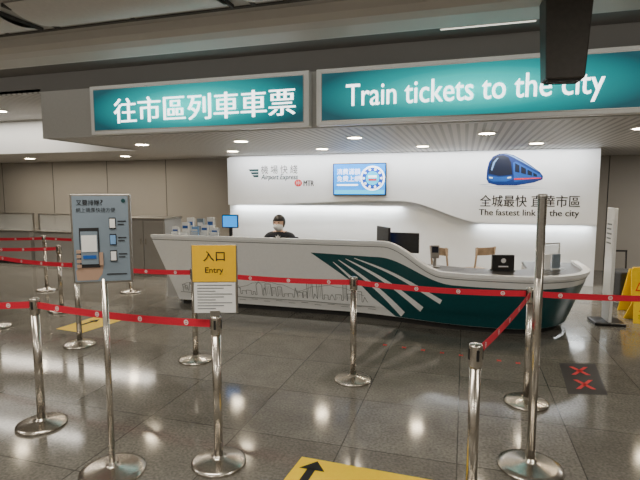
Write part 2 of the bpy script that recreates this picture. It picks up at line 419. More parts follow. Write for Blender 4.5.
def area(loc, sx, sy, e, col, rot=(0, 0, 0)):
    l = bpy.data.lights.new('area', 'AREA'); l.shape = 'RECTANGLE'; l.size = sx; l.size_y = sy; l.energy = e; l.color = col
    o = bpy.data.objects.new('fill_and_wash_light', l); C.objects.link(o); o.location = loc; o.rotation_euler = rot
area((-1.3, 9.05, HS - .01), 6.8, .06, 85, (.98, .99, 1), (math.radians(28), 0, 0))
area((-3.0, 9.52, 1.42), 3.6, .05, 36, (.93, .98, 1))
area((1.2, 9.52, 1.10), 1.9, .05, 14, (.93, .98, 1))
for xx in (-7, -2, 3): area((xx, 1.4, 3.24), 2.4, .5, 85, (1, .92, .80))  # added fill lamps without fixtures, above the view, to brighten the hall
for xx in (-7, -2, 3): area((xx, -2.5, 3.24), 2.4, .5, 105, (1, .92, .80))  # more added hall fill, unseen behind the camera
area((-9, 8.8, 2.44), 5, .4, 70, (1, .91, .77))  # added fill lamp to brighten the left wall and barriers
area((-9, 7.2, 3.08), 4, .12, 40, (1, .93, .82))  # lamp added to make the white left bulkhead glow
area((5, 9, 2.44), 2, .5, 100, (1, .95, .88))
area((-2.5, 4.83, 3.31), 14, .05, 12, (1, .93, .82), (math.radians(90), 0, 0))      # added lamp hidden behind the beam edge, lightens the dark slot

w = bpy.data.worlds.new('world'); bpy.context.scene.world = w; w.use_nodes = True
w.node_tree.nodes['Background'].inputs[0].default_value = (.5, .48, .44, 1); w.node_tree.nodes['Background'].inputs[1].default_value = .25

# ------------------------------------------------------------ counter
RR = .98; RB = .85
PL = -4.38; PR = .52; ARC = PI / 2 * RR; PE = PR + ARC + .6
BU = .27; BB = .27; ZL = .715
def rim(p):
    if p <= PR: return Vector((p, 6.0 - BU * sm(-1.0, .2, p), 0))
    if p <= PR + ARC:
        a = (p - PR) / RR; return Vector((PR + RR * math.sin(a), 6.0 + RR - BU - RR * math.cos(a), 0))
    return Vector((PR + RR, 6.0 + RR - BU + p - PR - ARC, 0))
def base(p):
    if p <= PR: return Vector((-4.08 + (p - PL) * (4.50 / 4.90), 6.28 - BB * sm(-1.6, .3, p), 0))
    if p <= PR + ARC:
        a = (p - PR) / RR; return Vector((.42 + RB * math.sin(a), 6.28 - BB + RB - RB * math.cos(a), 0))
    return Vector((.42 + RB, 6.28 - BB + RB + (p - PR - ARC) * .6, 0))
def ztop(p): return 1.04 - (1.04 - ZL) * sm(-.98, -.22, p)
def pos(p, z, off=0.0):
    t = z / ztop(p); v = base(p).lerp(rim(p), t); v.z = z
    if off:
        a = pos(p + .01, z); b = pos(p - .01, z); c = pos(p, z + .01); d = pos(p, z - .01)
        nn = (a - b).cross(c - d).normalized(); v = v + nn * off
    return v
def pfor(x, z):
    p = x
    for _ in range(6): p += x - pos(p, z).x
    return p
ct = empty('service_counter', (-1.4, 6.6, 0), label='long white boat shaped service counter with dark green stripes and rounded right end', cat='counter')
ps = [PL + i * .06 for i in range(85)]
ps = [p for p in ps if p < PR] + [PR + ARC * i / 24 for i in range(25)] + [PR + ARC + .2, PR + ARC + .4, PE]
rows = [[pos(p, .08 + (ztop(p) - .08) * k / 6) for p in ps] for k in range(7)]
MB().grid(rows).build('front_panel', M['white'], ct, world=True, smooth=True)
mb = MB()
mb.grid([[Vector((-4.38, 6.0, 1.04)), Vector((-4.36, 6.75, 1.04))], [Vector((-4.08, 6.28, .08)), Vector((-4.06, 6.75, .08))]])
mb.build('end_panel', M['white'], ct, world=True)
def inn(p, d, z):
    a = rim(p + .02); b = rim(p - .02); t = (a - b).normalized(); nn = Vector((-t.y, t.x, 0)); v = rim(p) + nn * d; v.z = z; return v
mb = MB(); rr = []
for d, dz in ((0, 0), (-.012, .0), (-.012, .04), (.07, .04), (.07, -.1)): rr.append([inn(p, d, ztop(p) + dz) for p in ps])
mb.grid(rr); mb.build('top_rim', M['white'], ct, world=True)
MB().grid([[pos(p, ztop(p) - .035, .003) for p in ps], [pos(p, ztop(p) - .025, .003) for p in ps]]).build('rim_gap', M['inkg'], ct, world=True)
hp = [p for p in ps if p < -.9]
mb = MB(); mb.grid([[inn(p, .06, 1.045) for p in hp], [inn(p, .36, 1.045) for p in hp], [inn(p, .36, 1.0) for p in hp]])
mb.build('ledge', M['white'], ct, world=True)
MB().bb(-4.34, -.9, 6.3, 6.36, .1, 1.0).build('inner_panel', M['fascia'], ct, world=True)
mb = MB(); mb.bb(-4.34, -.75, 6.34, 6.98, .68, .715); mb.build('staff_desk', M['topdark'], ct, world=True, bevel=.004)
for xx in (-4.2, -3.2, -1.9, -.9): MB().bb(xx, xx + .03, 6.38, 6.9, 0, .68).build('desk_support', M['fascia'], ct, world=True)
lp = [p for p in ps if p > -.75]
ZW = ZL + .008
mb = MB(); mb.grid([[inn(p, .065, ZW) for p in lp], [inn(p, .35, ZW) for p in lp], [inn(p, .7, ZW) for p in lp], [inn(p, .7, ZW - .04) for p in lp], [inn(p, .065, ZW - .04) for p in lp]])
mb.build('low_worktop', M['topdark'], ct, world=True)
MB().bb(-.7, .8, 6.4, 6.43, .02, .67).build('inner_panel', M['fascia'], ct, world=True)
MB().bb(.8, .83, 6.43, 7.3, .02, .67).build('inner_panel', M['fascia'], ct, world=True)
MB().bb(.83, 1.25, 7.2, 7.22, .02, .68).build('inner_panel', M['fascia'], ct, world=True)
def bi(p, d, z):
    a = base(p + .02); b = base(p - .02); t = (a - b).normalized(); v = base(p) + Vector((-t.y, t.x, 0)) * d; v.z = z; return v
MB().grid([[bi(p, .05, 0) for p in ps], [bi(p, .05, .085) for p in ps], [bi(p, -.0, .085) for p in ps]]).build('plinth', M['blackm'], ct, world=True)
# green field
def U(x):
    if x < -1.1: return .90 - .03 * (x + 1.95)
    return .875 - .27 * sm(-1.05, -.10, x) + .02 * sm(.8, 2.2, x)
def Lw(x): return max(.085, .895 - (x + 1.95) * .72)
gx = [-1.95 + i * .04 for i in range(61)] + [PR + ARC * i / 20 for i in range(21)] + [PR + ARC + .3, PE]
gx = sorted(set(q for q in gx if q <= PE))
rows = []
for k in range(7):
    row = []
    for x in gx:
        z = Lw(x) + (max(U(x), Lw(x)) - Lw(x)) * k / 6
        row.append(pos(x, z, .004))
    rows.append(row)
MB().grid(rows).build('green_graphic', M['green'], ct, world=True, smooth=True)
# fan of white wedge stripes, pointed at the upper left, broader and cut off at the lower right
for (a, c, cw) in (((-1.66, .785), (-.99, .085), .075), ((-1.58, .815), (-.72, .13), .078),
                   ((-1.48, .835), (-.46, .235), .070), ((-1.36, .848), (-.22, .37), .055)):
    r0 = []; r1 = []
    d = Vector((c[0] - a[0], c[1] - a[1])).normalized(); nn = Vector((-d.y, d.x))
    for i in range(17):
        t = i / 16; x = a[0] + (c[0] - a[0]) * t; z = a[1] + (c[1] - a[1]) * t + .03 * math.sin(PI * t)
        w_ = .008 + cw * t ** .8
        r0.append(pos(x + nn.x * w_ / 2, min(z + nn.y * w_ / 2, .9), .008)); r1.append(pos(x - nn.x * w_ / 2, max(.085, z - nn.y * w_ / 2), .008))
    MB().grid([r0, r1]).build('white_stripe', M['white'], ct, world=True)
# skyline drawing
def line(mb, pts, w=.007):
    for (a, b) in zip(pts, pts[1:]):
        d = Vector((b[0] - a[0], b[1] - a[1])); L = d.length
        if L < 1e-5: continue
        n_ = Vector((-d.y, d.x)) / L * w / 2
        q = [(a[0] + n_.x, a[1] + n_.y), (b[0] + n_.x, b[1] + n_.y), (b[0] - n_.x, b[1] - n_.y), (a[0] - n_.x, a[1] - n_.y)]
        mb.poly([pos(pfor(x, z), z, .004) for x, z in q])
mb = MB(); x = -4.0; pts = [(x, .22)]
rnd = random.Random(3)
while x < -1.2:
    w_ = rnd.uniform(.03, .09); h_ = rnd.uniform(.28, .42) if rnd.random() > .15 else .50
    if rnd.random() < .2: pts += [(x + w_ * .5, h_), (x + w_, .26)]
    elif rnd.random() < .3: pts += [(x, h_ - .03), (x + w_ / 2, h_ + .02), (x + w_, h_ - .03), (x + w_, .24)]
    else:
        pts += [(x, h_), (x + w_, h_), (x + w_, .24)]
        for q in range(2): line(mb, [(x + w_ * (.33 + q * .33), .26), (x + w_ * (.33 + q * .33), h_ - .03)], .0035)
    x += w_ + rnd.uniform(0, .03); pts.append((x, .24))
line(mb, pts, .0075)
for k in range(3):
    x0 = -4.0 + k * .9; pp = [(x0 + i * .08, .32 + .12 * math.sin(i / 12 * PI) + .01 * math.sin(i * 2.1 + k)) for i in range(13)]
    line(mb, pp, .005)
line(mb, [(-4.05, .21), (-3, .19), (-2, .195), (-1.05, .185)], .0075)
for k in range(15):
    xx = -3.85 + k * .19; line(mb, [(xx, .15 + .02 * (k % 2)), (xx + .1, .15 + .02 * (k % 2))], .005)
mb.build('skyline_drawing', M['inkg'], ct, world=True)

# ------------------------------------------------------------ things on the counter
def monitor(loc, rz, w, h, label, scr, tilt=0, grp=None):
    r = empty('monitor', loc, rz, label=label, cat='monitor', group=grp)
    MB().lathe([(.11, 0), (.11, .008), (.10, .014), (.02, .016)], 24).build('stand_base', M['black'], r, smooth=True)
    MB().box((0, .02, .1), (.05, .02, .19)).build('stand_neck', M['black'], r, bevel=.004)
    MB().box((0, 0, .14 + h / 2), (w, .035, h)).build('casing', M['black'], r, bevel=.006)
    MB().box((0, -.019, .14 + h / 2), (w - .03, .003, h - .03)).build('display', scr, r)
    return r
p = aty(230, 236, 6.2)
monitor((p.x, 6.22, 1.046), .15, .24, .19, 'small customer monitor with bright blue screen on the counter ledge', M['scr'])
p = aty(384, 240, 6.75)
monitor((p.x, 6.70, .716), PI * .68, .42, .36, 'black staff monitor seen edge on beside the high counter end', M['scrd'])
p = aty(404, 240, 6.8)
monitor((p.x + .02, 6.72, .716), PI * .97, .40, .28, 'black staff monitor seen from behind at the counter step', M['scrd'])
def holder(loc, rz, label, m, w=.12, h=.2):
    r = empty('leaflet_holder', loc, rz, label=label, cat='leaflet holder', group='leaflet holders on the counter ledge')
    mb = MB(); mb.box((0, 0, .004), (w + .02, .09, .008)); mb.box((0, -.035, .04), (w + .02, .005, .08)); mb.box((0, .03, h / 2), (w + .02, .005, h))
    mb.build('stand', M['acry'], r)
    MB().box((0, 0, h / 2 + .012), (w, .03, h)).build('leaflets', m, r)
    MB().box((0, -.0165, h * .72), (w * .8, .002, h * .2)).build('leaflet_heading', M['bluep'] if m is M['paper'] else M['paper'], r)
for i, (px, yy, m, h, lab) in enumerate(((176, 6.14, M['paper'], .13, 'white leaflets in the short leftmost clear holder on the counter ledge'),
    (186, 6.14, M['paper'], .20, 'white leaflets in the second clear holder from the left end'),
    (195.5, 6.14, M['sky'], .14, 'light blue leaflets in a low clear holder between white ones'),
    (205, 6.14, M['paper'], .17, 'white leaflets in the front row holder two before the blue monitor'),
    (215, 6.14, M['paper'], .13, 'short white leaflets in the holder just left of the blue monitor'),
    (191, 6.27, M['paper'], .26, 'tall white leaflets standing behind the front row, nearer the left end'),
    (201, 6.27, M['lbluep'], .25, 'grey blue leaflets standing behind the front row of holders'),
    (211, 6.27, M['paper'], .27, 'tallest white leaflets behind the front row, nearest the blue monitor'))):
    p = aty(px, 236, yy); holder((p.x, yy, 1.047), 0, lab, m, .105, h)
ZI = ZW + .001
p = fl(503, 271, ZI)
r = empty('notice_stand', (p.x, p.y, ZI), .25, label='black block notice stand with white symbol on the low worktop', cat='notice stand')
MB().box((0, .02, .1), (.27, .05, .2)).build('panel', M['black'], r, bevel=.006)
MB().box((0, .03, .006), (.27, .12, .012)).build('foot', M['black'], r)
mb = MB(); mb.disc((0, -.0065, .13), .03, .03); mb.bb(-.06, .06, -.0075, -.006, .05, .065); mb.build('symbol', M['markw'], r)
p = fl(551, 269, ZI)
r = empty('acrylic_leaflet_rack', (p.x, p.y, ZI), .5, label='steel and clear acrylic leaflet rack at rounded end of low worktop', cat='leaflet rack')
mb = MB(); mb.box((0, 0, .005), (.3, .16, .01)); mb.box((0, .05, .15), (.3, .006, .3)); mb.build('back', M['acry'], r)
mb = MB()
for s in (-1, 1): mb.tube([(s * .15, .055, 0), (s * .15, .055, .32)], .008)
mb.tube([(-.15, .055, .32), (.15, .055, .32)], .008); mb.build('frame', M['steeld'], r)
for s in (-1, 1): MB().box((s * .07, .0, .1), (.1, .03, .18)).build('leaflets', M['paper'] if s < 0 else M['lbluep'], r)
p = fl(434, 268, ZI)
r = empty('card_terminal', (p.x, p.y + .1, ZI), .2, label='small grey card terminal on its stand by the counter step', cat='card terminal')
MB().box((0, 0, .08), (.04, .04, .16)).build('stand', M['steeld'], r)
MB().box((0, 0, .2), (.11, .05, .17)).build('casing', M['steeld'], r, bevel=.01)
MB().box((0, -.027, .23), (.08, .003, .08)).build('display', M['glassd'], r)
MB().lathe([(.07, 0), (.07, .01), (.02, .014)], 20).build('foot', M['steeld'], r)

# ------------------------------------------------------------ chairs behind the counter
def wood_chair(loc, rz, label):
    r = empty('wooden_chair', loc, rz, label=label, cat='chair', group='light wood chairs behind the low counter')
    MB().box((0, 0, .44), (.40, .42, .04)).build('seat', M['wood'], r, bevel=.012)
    for sx in (-1, 1):
        MB().tube([(sx * .17, -.18, 0), (sx * .16, -.17, .42)], .016, r1=.02).build('leg', M['wood'], r, smooth=True)
        MB().tube([(sx * .18, .2, 0), (sx * .17, .18, .43), (sx * .17, .24, .84)], .016).build('leg', M['wood'], r, smooth=True)
    mb = MB()
    mb.grid([[(-.18 + .36 * i / 8, .215 + .03 * math.sin(PI * i / 8), z) for i in range(9)] for z in (.71, .83)])
    o = mb.build('backrest', M['wood'], r); s_ = o.modifiers.new('s', 'SOLIDIFY'); s_.thickness = .018
for px, yy, rz, lab in ((449, 7.9, 2.4, 'light wood chair behind the counter step, left of its twin'), (476, 8.1, 3.8, 'light wood chair behind the black notice stand')):
    p = aty(px, 252, yy); wood_chair((p.x, yy, 0), rz, lab)

# ------------------------------------------------------------ person
PY = 7.12
PX = aty(281, 228, PY).x
def sphere_mesh(cx, cy, cz, rx, ry, rz, fn=None, n=24, m=16):
    vs = []; fs = []
    for j in range(m + 1):
        a = PI * j / m
        for i in range(n):
            b = 2 * PI * i / n
            v = Vector((math.sin(a) * math.sin(b), -math.sin(a) * math.cos(b), math.cos(a)))
            if fn: v = fn(v)
            vs.append((cx + v.x * rx, cy + v.y * ry, cz + v.z * rz))
    for j in range(m):
        for i in range(n): fs.append((j * n + i, j * n + (i + 1) % n, (j + 1) * n + (i + 1) % n, (j + 1) * n + i))
    return vs, fs
def skin_body():
    J = {}; E = []; R = {}
    def j(name, co, r, par=None):
        J[name] = Vector(co); R[name] = r if isinstance(r, tuple) else (r, r)
        if par: E.append((par, name))
    j('pelvis', (0, 0, .58), (.15, .12)); j('waist', (0, -.01, .73), (.145, .1), 'pelvis'); j('chest', (0, -.03, .90), (.18, .11), 'waist')
    j('nb', (0, -.045, 1.025), (.12, .07), 'chest'); j('neck', (0, -.06, 1.085), .052, 'nb'); j('head', (0, -.07, 1.13), .055, 'neck')
    for s, k in ((-1, 'l'), (1, 'r')):
        j('sh' + k, (s * .205, -.04, 1.00), .076, 'nb'); j('el' + k, (s * .27, -.14, .79), .052, 'sh' + k); j('wr' + k, (s * .15, -.34, .765), .028, 'el' + k)
        j('pa' + k, (s * .135, -.41, .76), (.036, .018), 'wr' + k)
        for q, (dx, L) in enumerate(((-.027, .062), (-.009, .074), (.009, .07), (.026, .055))):
            j('f%d' % q + k, (s * .135 + dx, -.45, .762), .0095, 'pa' + k); j('g%d' % q + k, (s * .135 + dx * 1.1, -.45 - L * .55, .756), .0085, 'f%d' % q + k)
            j('h%d' % q + k, (s * .135 + dx * 1.1, -.45 - L, .737), .007, 'g%d' % q + k)
        j('t0' + k, (s * .135 - s * .035, -.39, .755), .011, 'wr' + k); j('t1' + k, (s * .135 - s * .055, -.43, .745), .009, 't0' + k)
        j('hi' + k, (s * .09, -.05, .56), .09, 'pelvis'); j('kn' + k, (s * .12, -.40, .545), .062, 'hi' + k)
        j('an' + k, (s * .12, -.38, .13), .04, 'kn' + k); j('hl' + k, (s * .12, -.40, .07), .04, 'an' + k); j('to' + k, (s * .125, -.55, .045), .032, 'hl' + k)
    names = list(J); me = bpy.data.meshes.new('b'); me.from_pydata([J[n] for n in names], [(names.index(a), names.index(b)) for a, b in E], [])
    ob = bpy.data.objects.new('b', me); C.objects.link(ob)
    ob.modifiers.new('skin', 'SKIN'); sv = me.skin_vertices[0].data
    for i, n_ in enumerate(names): sv[i].radius = R[n_]; sv[i].use_root = (n_ == 'pelvis')
    s2 = ob.modifiers.new('ss', 'SUBSURF'); s2.levels = 2; s2.render_levels = 2
    dg = bpy.context.evaluated_depsgraph_get(); dg.update()
    out = bpy.data.meshes.new_from_object(ob.evaluated_get(dg)); vs = [tuple(v.co) for v in out.vertices]; fs = [tuple(q.vertices) for q in out.polygons]
    bpy.data.objects.remove(ob); return vs, fs
mb = MB(); vs, fs = skin_body(); mb.add(vs, fs)
HC = (0, -.085, 1.205); HK = 1.08
def headfn(v):
    x, y, z = v
    if z < 0: x *= 1 - .28 * (-z) ** 1.5; y = y * (1 - .12 * (-z)) if y > 0 else y
    if y < -.6 and abs(x) < .18 and -.35 < z < .1: y -= .13 * (1 - abs(x) / .18)
    return Vector((x, y, z))
vs, fs = sphere_mesh(*HC, .076 * HK, .095 * HK, .115 * HK, headfn); mb.add(vs, fs)
for s in (-1, 1):
    vs, fs = sphere_mesh(HC[0] + s * .078 * HK, HC[1] + .01, HC[2] - .005, .01, .018, .032, None, 10, 8); mb.add(vs, fs)
pr = empty('person', (PX, PY, 0), label='seated person with short black hair, white face mask and dark jacket behind the counter', cat='person')
bo = mb.build('body', M['skin'], pr, smooth=True)
for m_ in (M['jacket'], M['trousers'], M['black']): bo.data.materials.append(m_)
for q in bo.data.polygons:
    c = q.center
    if (c.z > 1.075 and abs(c.x) < .11) or (c.y < -.35 and .68 < c.z < .86): i = 0
    elif c.z < .1: i = 3
    elif c.z < .64: i = 2
    else: i = 1
    q.material_index = i
vs, fs = sphere_mesh(HC[0], HC[1] + .008, HC[2] + .022, .092 * HK, .106 * HK, .112 * HK)
keep = [f for f in fs if not (sum(vs[i][1] for i in f) / 4 < HC[1] - .02 and sum(vs[i][2] for i in f) / 4 < HC[2] + .045) and sum(vs[i][2] for i in f) / 4 > HC[2] - .06]
o = MB().add(vs, keep).build('hair', M['hair'], pr, smooth=True); s_ = o.modifiers.new('s', 'SOLIDIFY'); s_.thickness = .014
vs, fs = sphere_mesh(HC[0], HC[1] - .004, HC[2] - .045, .078 * HK, .112 * HK, .07 * HK)
keep = [f for f in fs if sum(vs[i][1] for i in f) / 4 < HC[1] - .02 and sum(vs[i][2] for i in f) / 4 < HC[2] - .002]
o = MB().add(vs, keep).build('face_mask', M['mask'], pr, smooth=True); s_ = o.modifiers.new('s', 'SOLIDIFY'); s_.thickness = .003
for s in (-1, 1):
    mb = MB(); vs, fs = sphere_mesh(HC[0] + s * .032, HC[1] - .094, HC[2] + .020, .014, .008, .006, None, 10, 8); mb.add(vs, fs)
    mb.build('eye', M['ink'], pr, smooth=True)
mb = MB()
for s in (-1, 1): mb.poly([(s * .01, -.155, .94), (s * .055, -.125, 1.05), (s * .03, -.11, 1.08), (0, -.14, 1.02)])
o = mb.build('shirt_collar', M['shirt'], pr); s_ = o.modifiers.new('s', 'SOLIDIFY'); s_.thickness = .006
oc = empty('office_chair', (PX, PY, 0), label='black office chair under the seated person', cat='chair')
MB().box((0, .0, .435), (.46, .44, .06)).build('seat', M['blackm'], oc, bevel=.02)
mb = MB(); mb.box((0, .24, .75), (.42, .05, .44)); mb.build('backrest', M['blackm'], oc, bevel=.02)
MB().tube([(0, .1, .42), (0, .27, .44), (0, .275, .6)], .018).build('back_bar', M['black'], oc)
MB().tube([(0, 0, .1), (0, 0, .42)], .028, 14).build('column', M['steeld'], oc)
for k in range(5):
    a = k * 2 * PI / 5 + .3; MB().tube([(0, 0, .11), (.26 * math.cos(a), .26 * math.sin(a), .07)], .022, r1=.014).build('leg', M['black'], oc)
    MB().tube([(.26 * math.cos(a) - .015, .26 * math.sin(a), .028), (.26 * math.cos(a) + .015, .26 * math.sin(a), .028)], .028, 12).build('caster', M['black'], oc)

# ------------------------------------------------------------ stanchions and belts
def stanchion(p, label):
    r = empty('belt_stanchion', (p.x, p.y, 0), label=label, cat='stanchion')
    MB().lathe([(.168, 0), (.172, .006), (.170, .018), (.15, .028), (.06, .042), (.036, .05), (.034, .06)], 40).build('base', M['steel'], r, smooth=True)
    MB().lathe([(.0285, .04), (.0285, .84)], 24).build('pole', M['steel'], r, smooth=True)
    MB().lathe([(.033, .835), (.034, .84), (.034, .94), (.031, .95), (.01, .953)], 24).build('head', M['steel'], r, smooth=True)
    for k in range(4):
        a = k * PI / 2 + .3; MB().box((.0305 * math.cos(a), .0305 * math.sin(a), .9), (.012, .014, .056), a).build('belt_slot', M['black'], r)
    return r
def belt(r, a, b, sag=.02):
    a = Vector((a.x, a.y, 0)); b = Vector((b.x, b.y, 0)); d = (b - a); L = d.length; d.normalize(); n_ = Vector((d.y, -d.x, 0))
    if n_.y > 0: n_ = -n_
    o = Vector(r.location)
    a2 = a + d * .036; b2 = b - d * .036; N_ = 14; rows = [[], []]; back = [[], []]
    for i in range(N_ + 1):
        t = i / N_; q = a2.lerp(b2, t) - o; z = .90 - sag * 4 * t * (1 - t)
        for k, dz in ((0, -.024), (1, .024)): rows[k].append(q + Vector((0, 0, z + dz)) + n_ * .0012); back[k].append(q + Vector((0, 0, z + dz)) - n_ * .0012)
    mb = MB(); mb.grid(rows); mb.grid([back[1], back[0]]); mb.grid([rows[1], back[1]]); mb.grid([rows[0], back[0]])
    be = mb.build('belt', M['red'], r, smooth=False)
    mb = MB(); m_ = max(2, int(L / .33))
    for i in range(m_):
        t = (i + .5) / m_; c = a2.lerp(b2, t) - o + Vector((0, 0, .90 - sag * 4 * t * (1 - t))) + n_ * .003
        rr = [[], []]
        for q in range(15):
            an = 2 * PI * q / 14
            for k, rad in ((0, .011), (1, .0165)): rr[k].append(c + d * rad * math.cos(an) + Vector((0, 0, rad * math.sin(an))))
        mb.grid(rr)
        mb.poly([c + d * x_ + Vector((0, 0, z_)) for x_, z_ in ((-.008, -.003), (.008, -.003), (.008, .003), (-.008, .003))])
    e = mb.build('emblem_marks', M['markw'], r); e.parent = be
P = dict(S1=(42, 425), S2=(219, 463), S3=(80, 345), S4=(196, 360), S5=(353, 380), S6=(526, 403), S7=(470, 522), S8=(-3, 327),
         F1=(47, 290), F2=(131, 292), L=(-130, 418), R=(735, 412), F0=(-60, 288), G0=(-50, 309), G1=(62, 311))
P = {k: fl(*v) for k, v in P.items()}
ST = {}
for k, lab in dict(S1='steel stanchion nearest the left edge with belts both ways', S2='steel stanchion carrying the yellow entry sign',
                   S3='steel stanchion in front of the small yellow floor sticker', S4='steel stanchion just behind and left of the entry sign',
                   S5='steel stanchion standing alone before the middle of the counter', S6='steel stanchion just behind the tall pole on the right',
                   S7='nearest steel stanchion, its foot cut off below the picture', S8='steel stanchion cut by the left edge in the second row',
                   F1='far steel stanchion by the left wall, left of the poster board', F2='far steel stanchion near the grey cabinet at left',
                   G1='steel stanchion partly behind the left edge of the poster board', G0='steel stanchion beyond the left edge in the third row',
                   L='steel stanchion out of view at left of the front row', R='steel stanchion out of view right of the tall pole',
                   F0='far steel stanchion beyond the left edge').items():
    ST[k] = stanchion(P[k], lab)
for a, b in (('S1', 'L'), ('S1', 'S2'), ('S3', 'S8'), ('S4', 'S3'), ('S5', 'S4'), ('S6', 'S5'), ('S6', 'S7'), ('S6', 'R'), ('F1', 'F0'), ('F2', 'F1'), ('G1', 'G0')):
    belt(ST[a], P[a], P[b])

# entry sign on stanchion S2
e = empty('entry_sign', (P['S2'].x, P['S2'].y, .956), TH + .02, label='yellow Entry sign with white notice below it on a stanchion', cat='sign')
MB().box((0, 0, .225), (.275, .02, .42)).build('frame', M['steeld'], e, bevel=.004)
MB().box((0, -.011, .320), (.262, .004, .222)).build('yellow_panel', M['yellow'], e)
for body, zz, ww, hh, of in (('入口', .365, .13, .062, .01), ('Entry', .275, .11, .046, .012)):
    mb = MB(); v, f = text2d(body, ww, hh, offset=of); mb.add([(a, -.0145, zz + b) for a, b in v], f); mb.build('lettering', M['ink'], e, fix=False)
MB().box((0, -.011, .11), (.25, .004, .185)).build('notice_paper', M['paper'], e)
mb = MB()
for i in range(9): mb.bb(-.105, .105 - .05 * (i % 3), -.0145, -.0135, .185 - i * .018, .190 - i * .018)
mb.build('notice_lines', M['inkg'], e)
MB().box((0, 0, .015), (.06, .045, .03)).build('clamp', M['steeld'], e)

def pole_base(r, h, rad=.02):
    MB().lathe([(.19, 0), (.195, .006), (.19, .02), (.15, .03), (.05, .042), (rad + .006, .05), (rad + .004, .07)], 40).build('base', M['steel'], r, smooth=True)
    MB().lathe([(rad, .04), (rad, h)], 24).build('pole', M['steel'], r, smooth=True)
p = fl(113, 472)
q = empty('poster_stand', (p.x, p.y, 0), TH + .22, label='tall pole stand at left holding a grey blue poster of a hand with a phone', cat='poster stand')
pole_base(q, 1.2, .018)
MB().box((0, 0, 1.435), (.325, .025, .52)).build('poster_frame', M['steeld'], q, bevel=.006)
po = MB().box((0, -.014, 1.435), (.30, .004, .495)).build('poster', M['lbluep'], q)
def own(o): o.parent = po; return o
def ptxt(body, cx, cz, w_, h_, m, nm='poster_text', sme=.0):
    mb = MB(); text_on(mb, body, cx, -.018, cz, w_, h_, smear=sme); own(mb.build(nm, m, q, fix=False))
ptxt('又要排隊', -.065, 1.645, .125, .032, M['ink'], sme=.01); ptxt('?', .008, 1.645, .015, .032, M['ink']); ptxt('網上購票快捷方便', -.025, 1.602, .21, .027, M['ink'])
own(MB().poly([(x_, -.0165, z_) for x_, z_ in ((-.14, 1.195), (-.03, 1.195), (-.005, 1.23), (.005, 1.28), (-.02, 1.30), (-.12, 1.29), (-.145, 1.25))]).build('hand_picture', M['skinp'], q))
own(MB().box((-.066, -.018, 1.385), (.105, .005, .23)).build('phone_picture', M['ink'], q))
own(MB().box((-.066, -.0215, 1.385), (.092, .004, .19)).build('phone_screen_picture', M['lbluep'], q))
own(MB().box((-.066, -.0245, 1.41), (.082, .003, .095)).build('phone_white_panel_picture', M['paper'], q))
own(MB().box((-.066, -.0245, 1.332), (.07, .003, .02)).build('phone_button_picture', M['bluep'], q))
for i in range(4):
    own(MB().box((-.124, -.0225, 1.28 + i * .028), (.024, .005, .018)).build('finger_picture', M['skinp'], q))
own(MB().box((-.005, -.0225, 1.32), (.02, .005, .075)).build('thumb_picture', M['skinp'], q))
for i in range(3):
    zc = 1.525 - i * .095
    own(MB().box((.062, -.018, zc), (.036, .004, .066)).build('small_phone_picture', M['ink'], q))
    own(MB().box((.062, -.0215, zc), (.029, .003, .052)).build('small_phone_screen_picture', M['paper'] if i != 1 else M['sky'], q))
    own(MB().bb(.09, .135, -.0185, -.0165, zc + .008, zc + .014).build('poster_small_print', M['ink'], q))
    own(MB().bb(.09, .125, -.0185, -.0165, zc - .010, zc - .004).build('poster_small_print', M['ink'], q))
mb = MB()
mb.bb(.02, .13, -.0185, -.0165, 1.225, 1.231)
own(mb.build('poster_small_print', M['ink'], q))
mb = MB(); mb.disc((.125, -.0185, 1.655), .012, .012); own(mb.build('poster_emblem', M['greent'], q))

p = fl(530, 468)
ang = math.atan2(p.y, p.x)
q = empty('sign_pole', (p.x, p.y, 0), ang, label='tall steel pole on the right with its narrow board seen edge on', cat='sign pole')
pole_base(q, 1.67, .0255)
MB().box((0, 0, 1.44), (.24, .026, .46)).build('board', M['steeld'], q, bevel=.004)
MB().lathe([(.027, 1.665), (.027, 1.69), (.018, 1.695)], 20).build('cap', M['steeld'], q, smooth=True)

# ------------------------------------------------------------ floor stickers
def sticker(name, quad, m, label, parts, cat='floor sticker'):
    Q = [fl(*c) for c in quad]; c0 = sum(Q, Vector()) / 4
    r = empty(name, (c0.x, c0.y, 0), label=label, cat=cat)
    def uv(u, v, z): a = Q[0].lerp(Q[3], u); b = Q[1].lerp(Q[2], u); k = a.lerp(b, v) - c0; k.z = z; return k
    MB().poly([uv(a, b, .002) for a, b in ((0, 0), (1, 0), (1, 1), (0, 1))]).build('vinyl', m, r)
    for nm, mm, polys in parts:
        mb = MB()
        for pl in polys: mb.poly([uv(u, v, .004) for u, v in pl])
        mb.build(nm, mm, r)
    return r
arrow = [[(.10, .1), (.16, .1), (.16, .6), (.10, .6)], [(.04, .55), (.23, .55), (.135, .92)]]
sticker('arrow_floor_sticker', ((283, 481), (302, 457), (436, 481), (436, 506)), M['yellowf'], 'large yellow floor sticker with black arrow at the bottom of the picture', [('arrow', M['ink'], arrow)])
sticker('arrow_floor_sticker', ((56, 329), (98, 316), (126, 319), (82, 333)), M['yellowf'], 'small yellow floor sticker beside the stanchions at left', [('arrow', M['ink'], [[(.3, .3), (.4, .3), (.4, .7), (.3, .7)], [(.2, .62), (.5, .62), (.35, .8)]])])
X = []
for cy in (.28, .72):
    X.append(('red_cross', M['redi'], [[(.5 - .20 * s - .06, cy - .14), (.5 - .20 * s + .06, cy - .14), (.5 + .20 * s + .06, cy + .14), (.5 + .20 * s - .06, cy + .14)] for s in (-1, 1)]))
sticker('cross_floor_sticker', ((568, 394), (559, 363), (595, 364), (608, 395)), M['mat_dark'], 'dark floor sticker with two red crosses on the right', X)
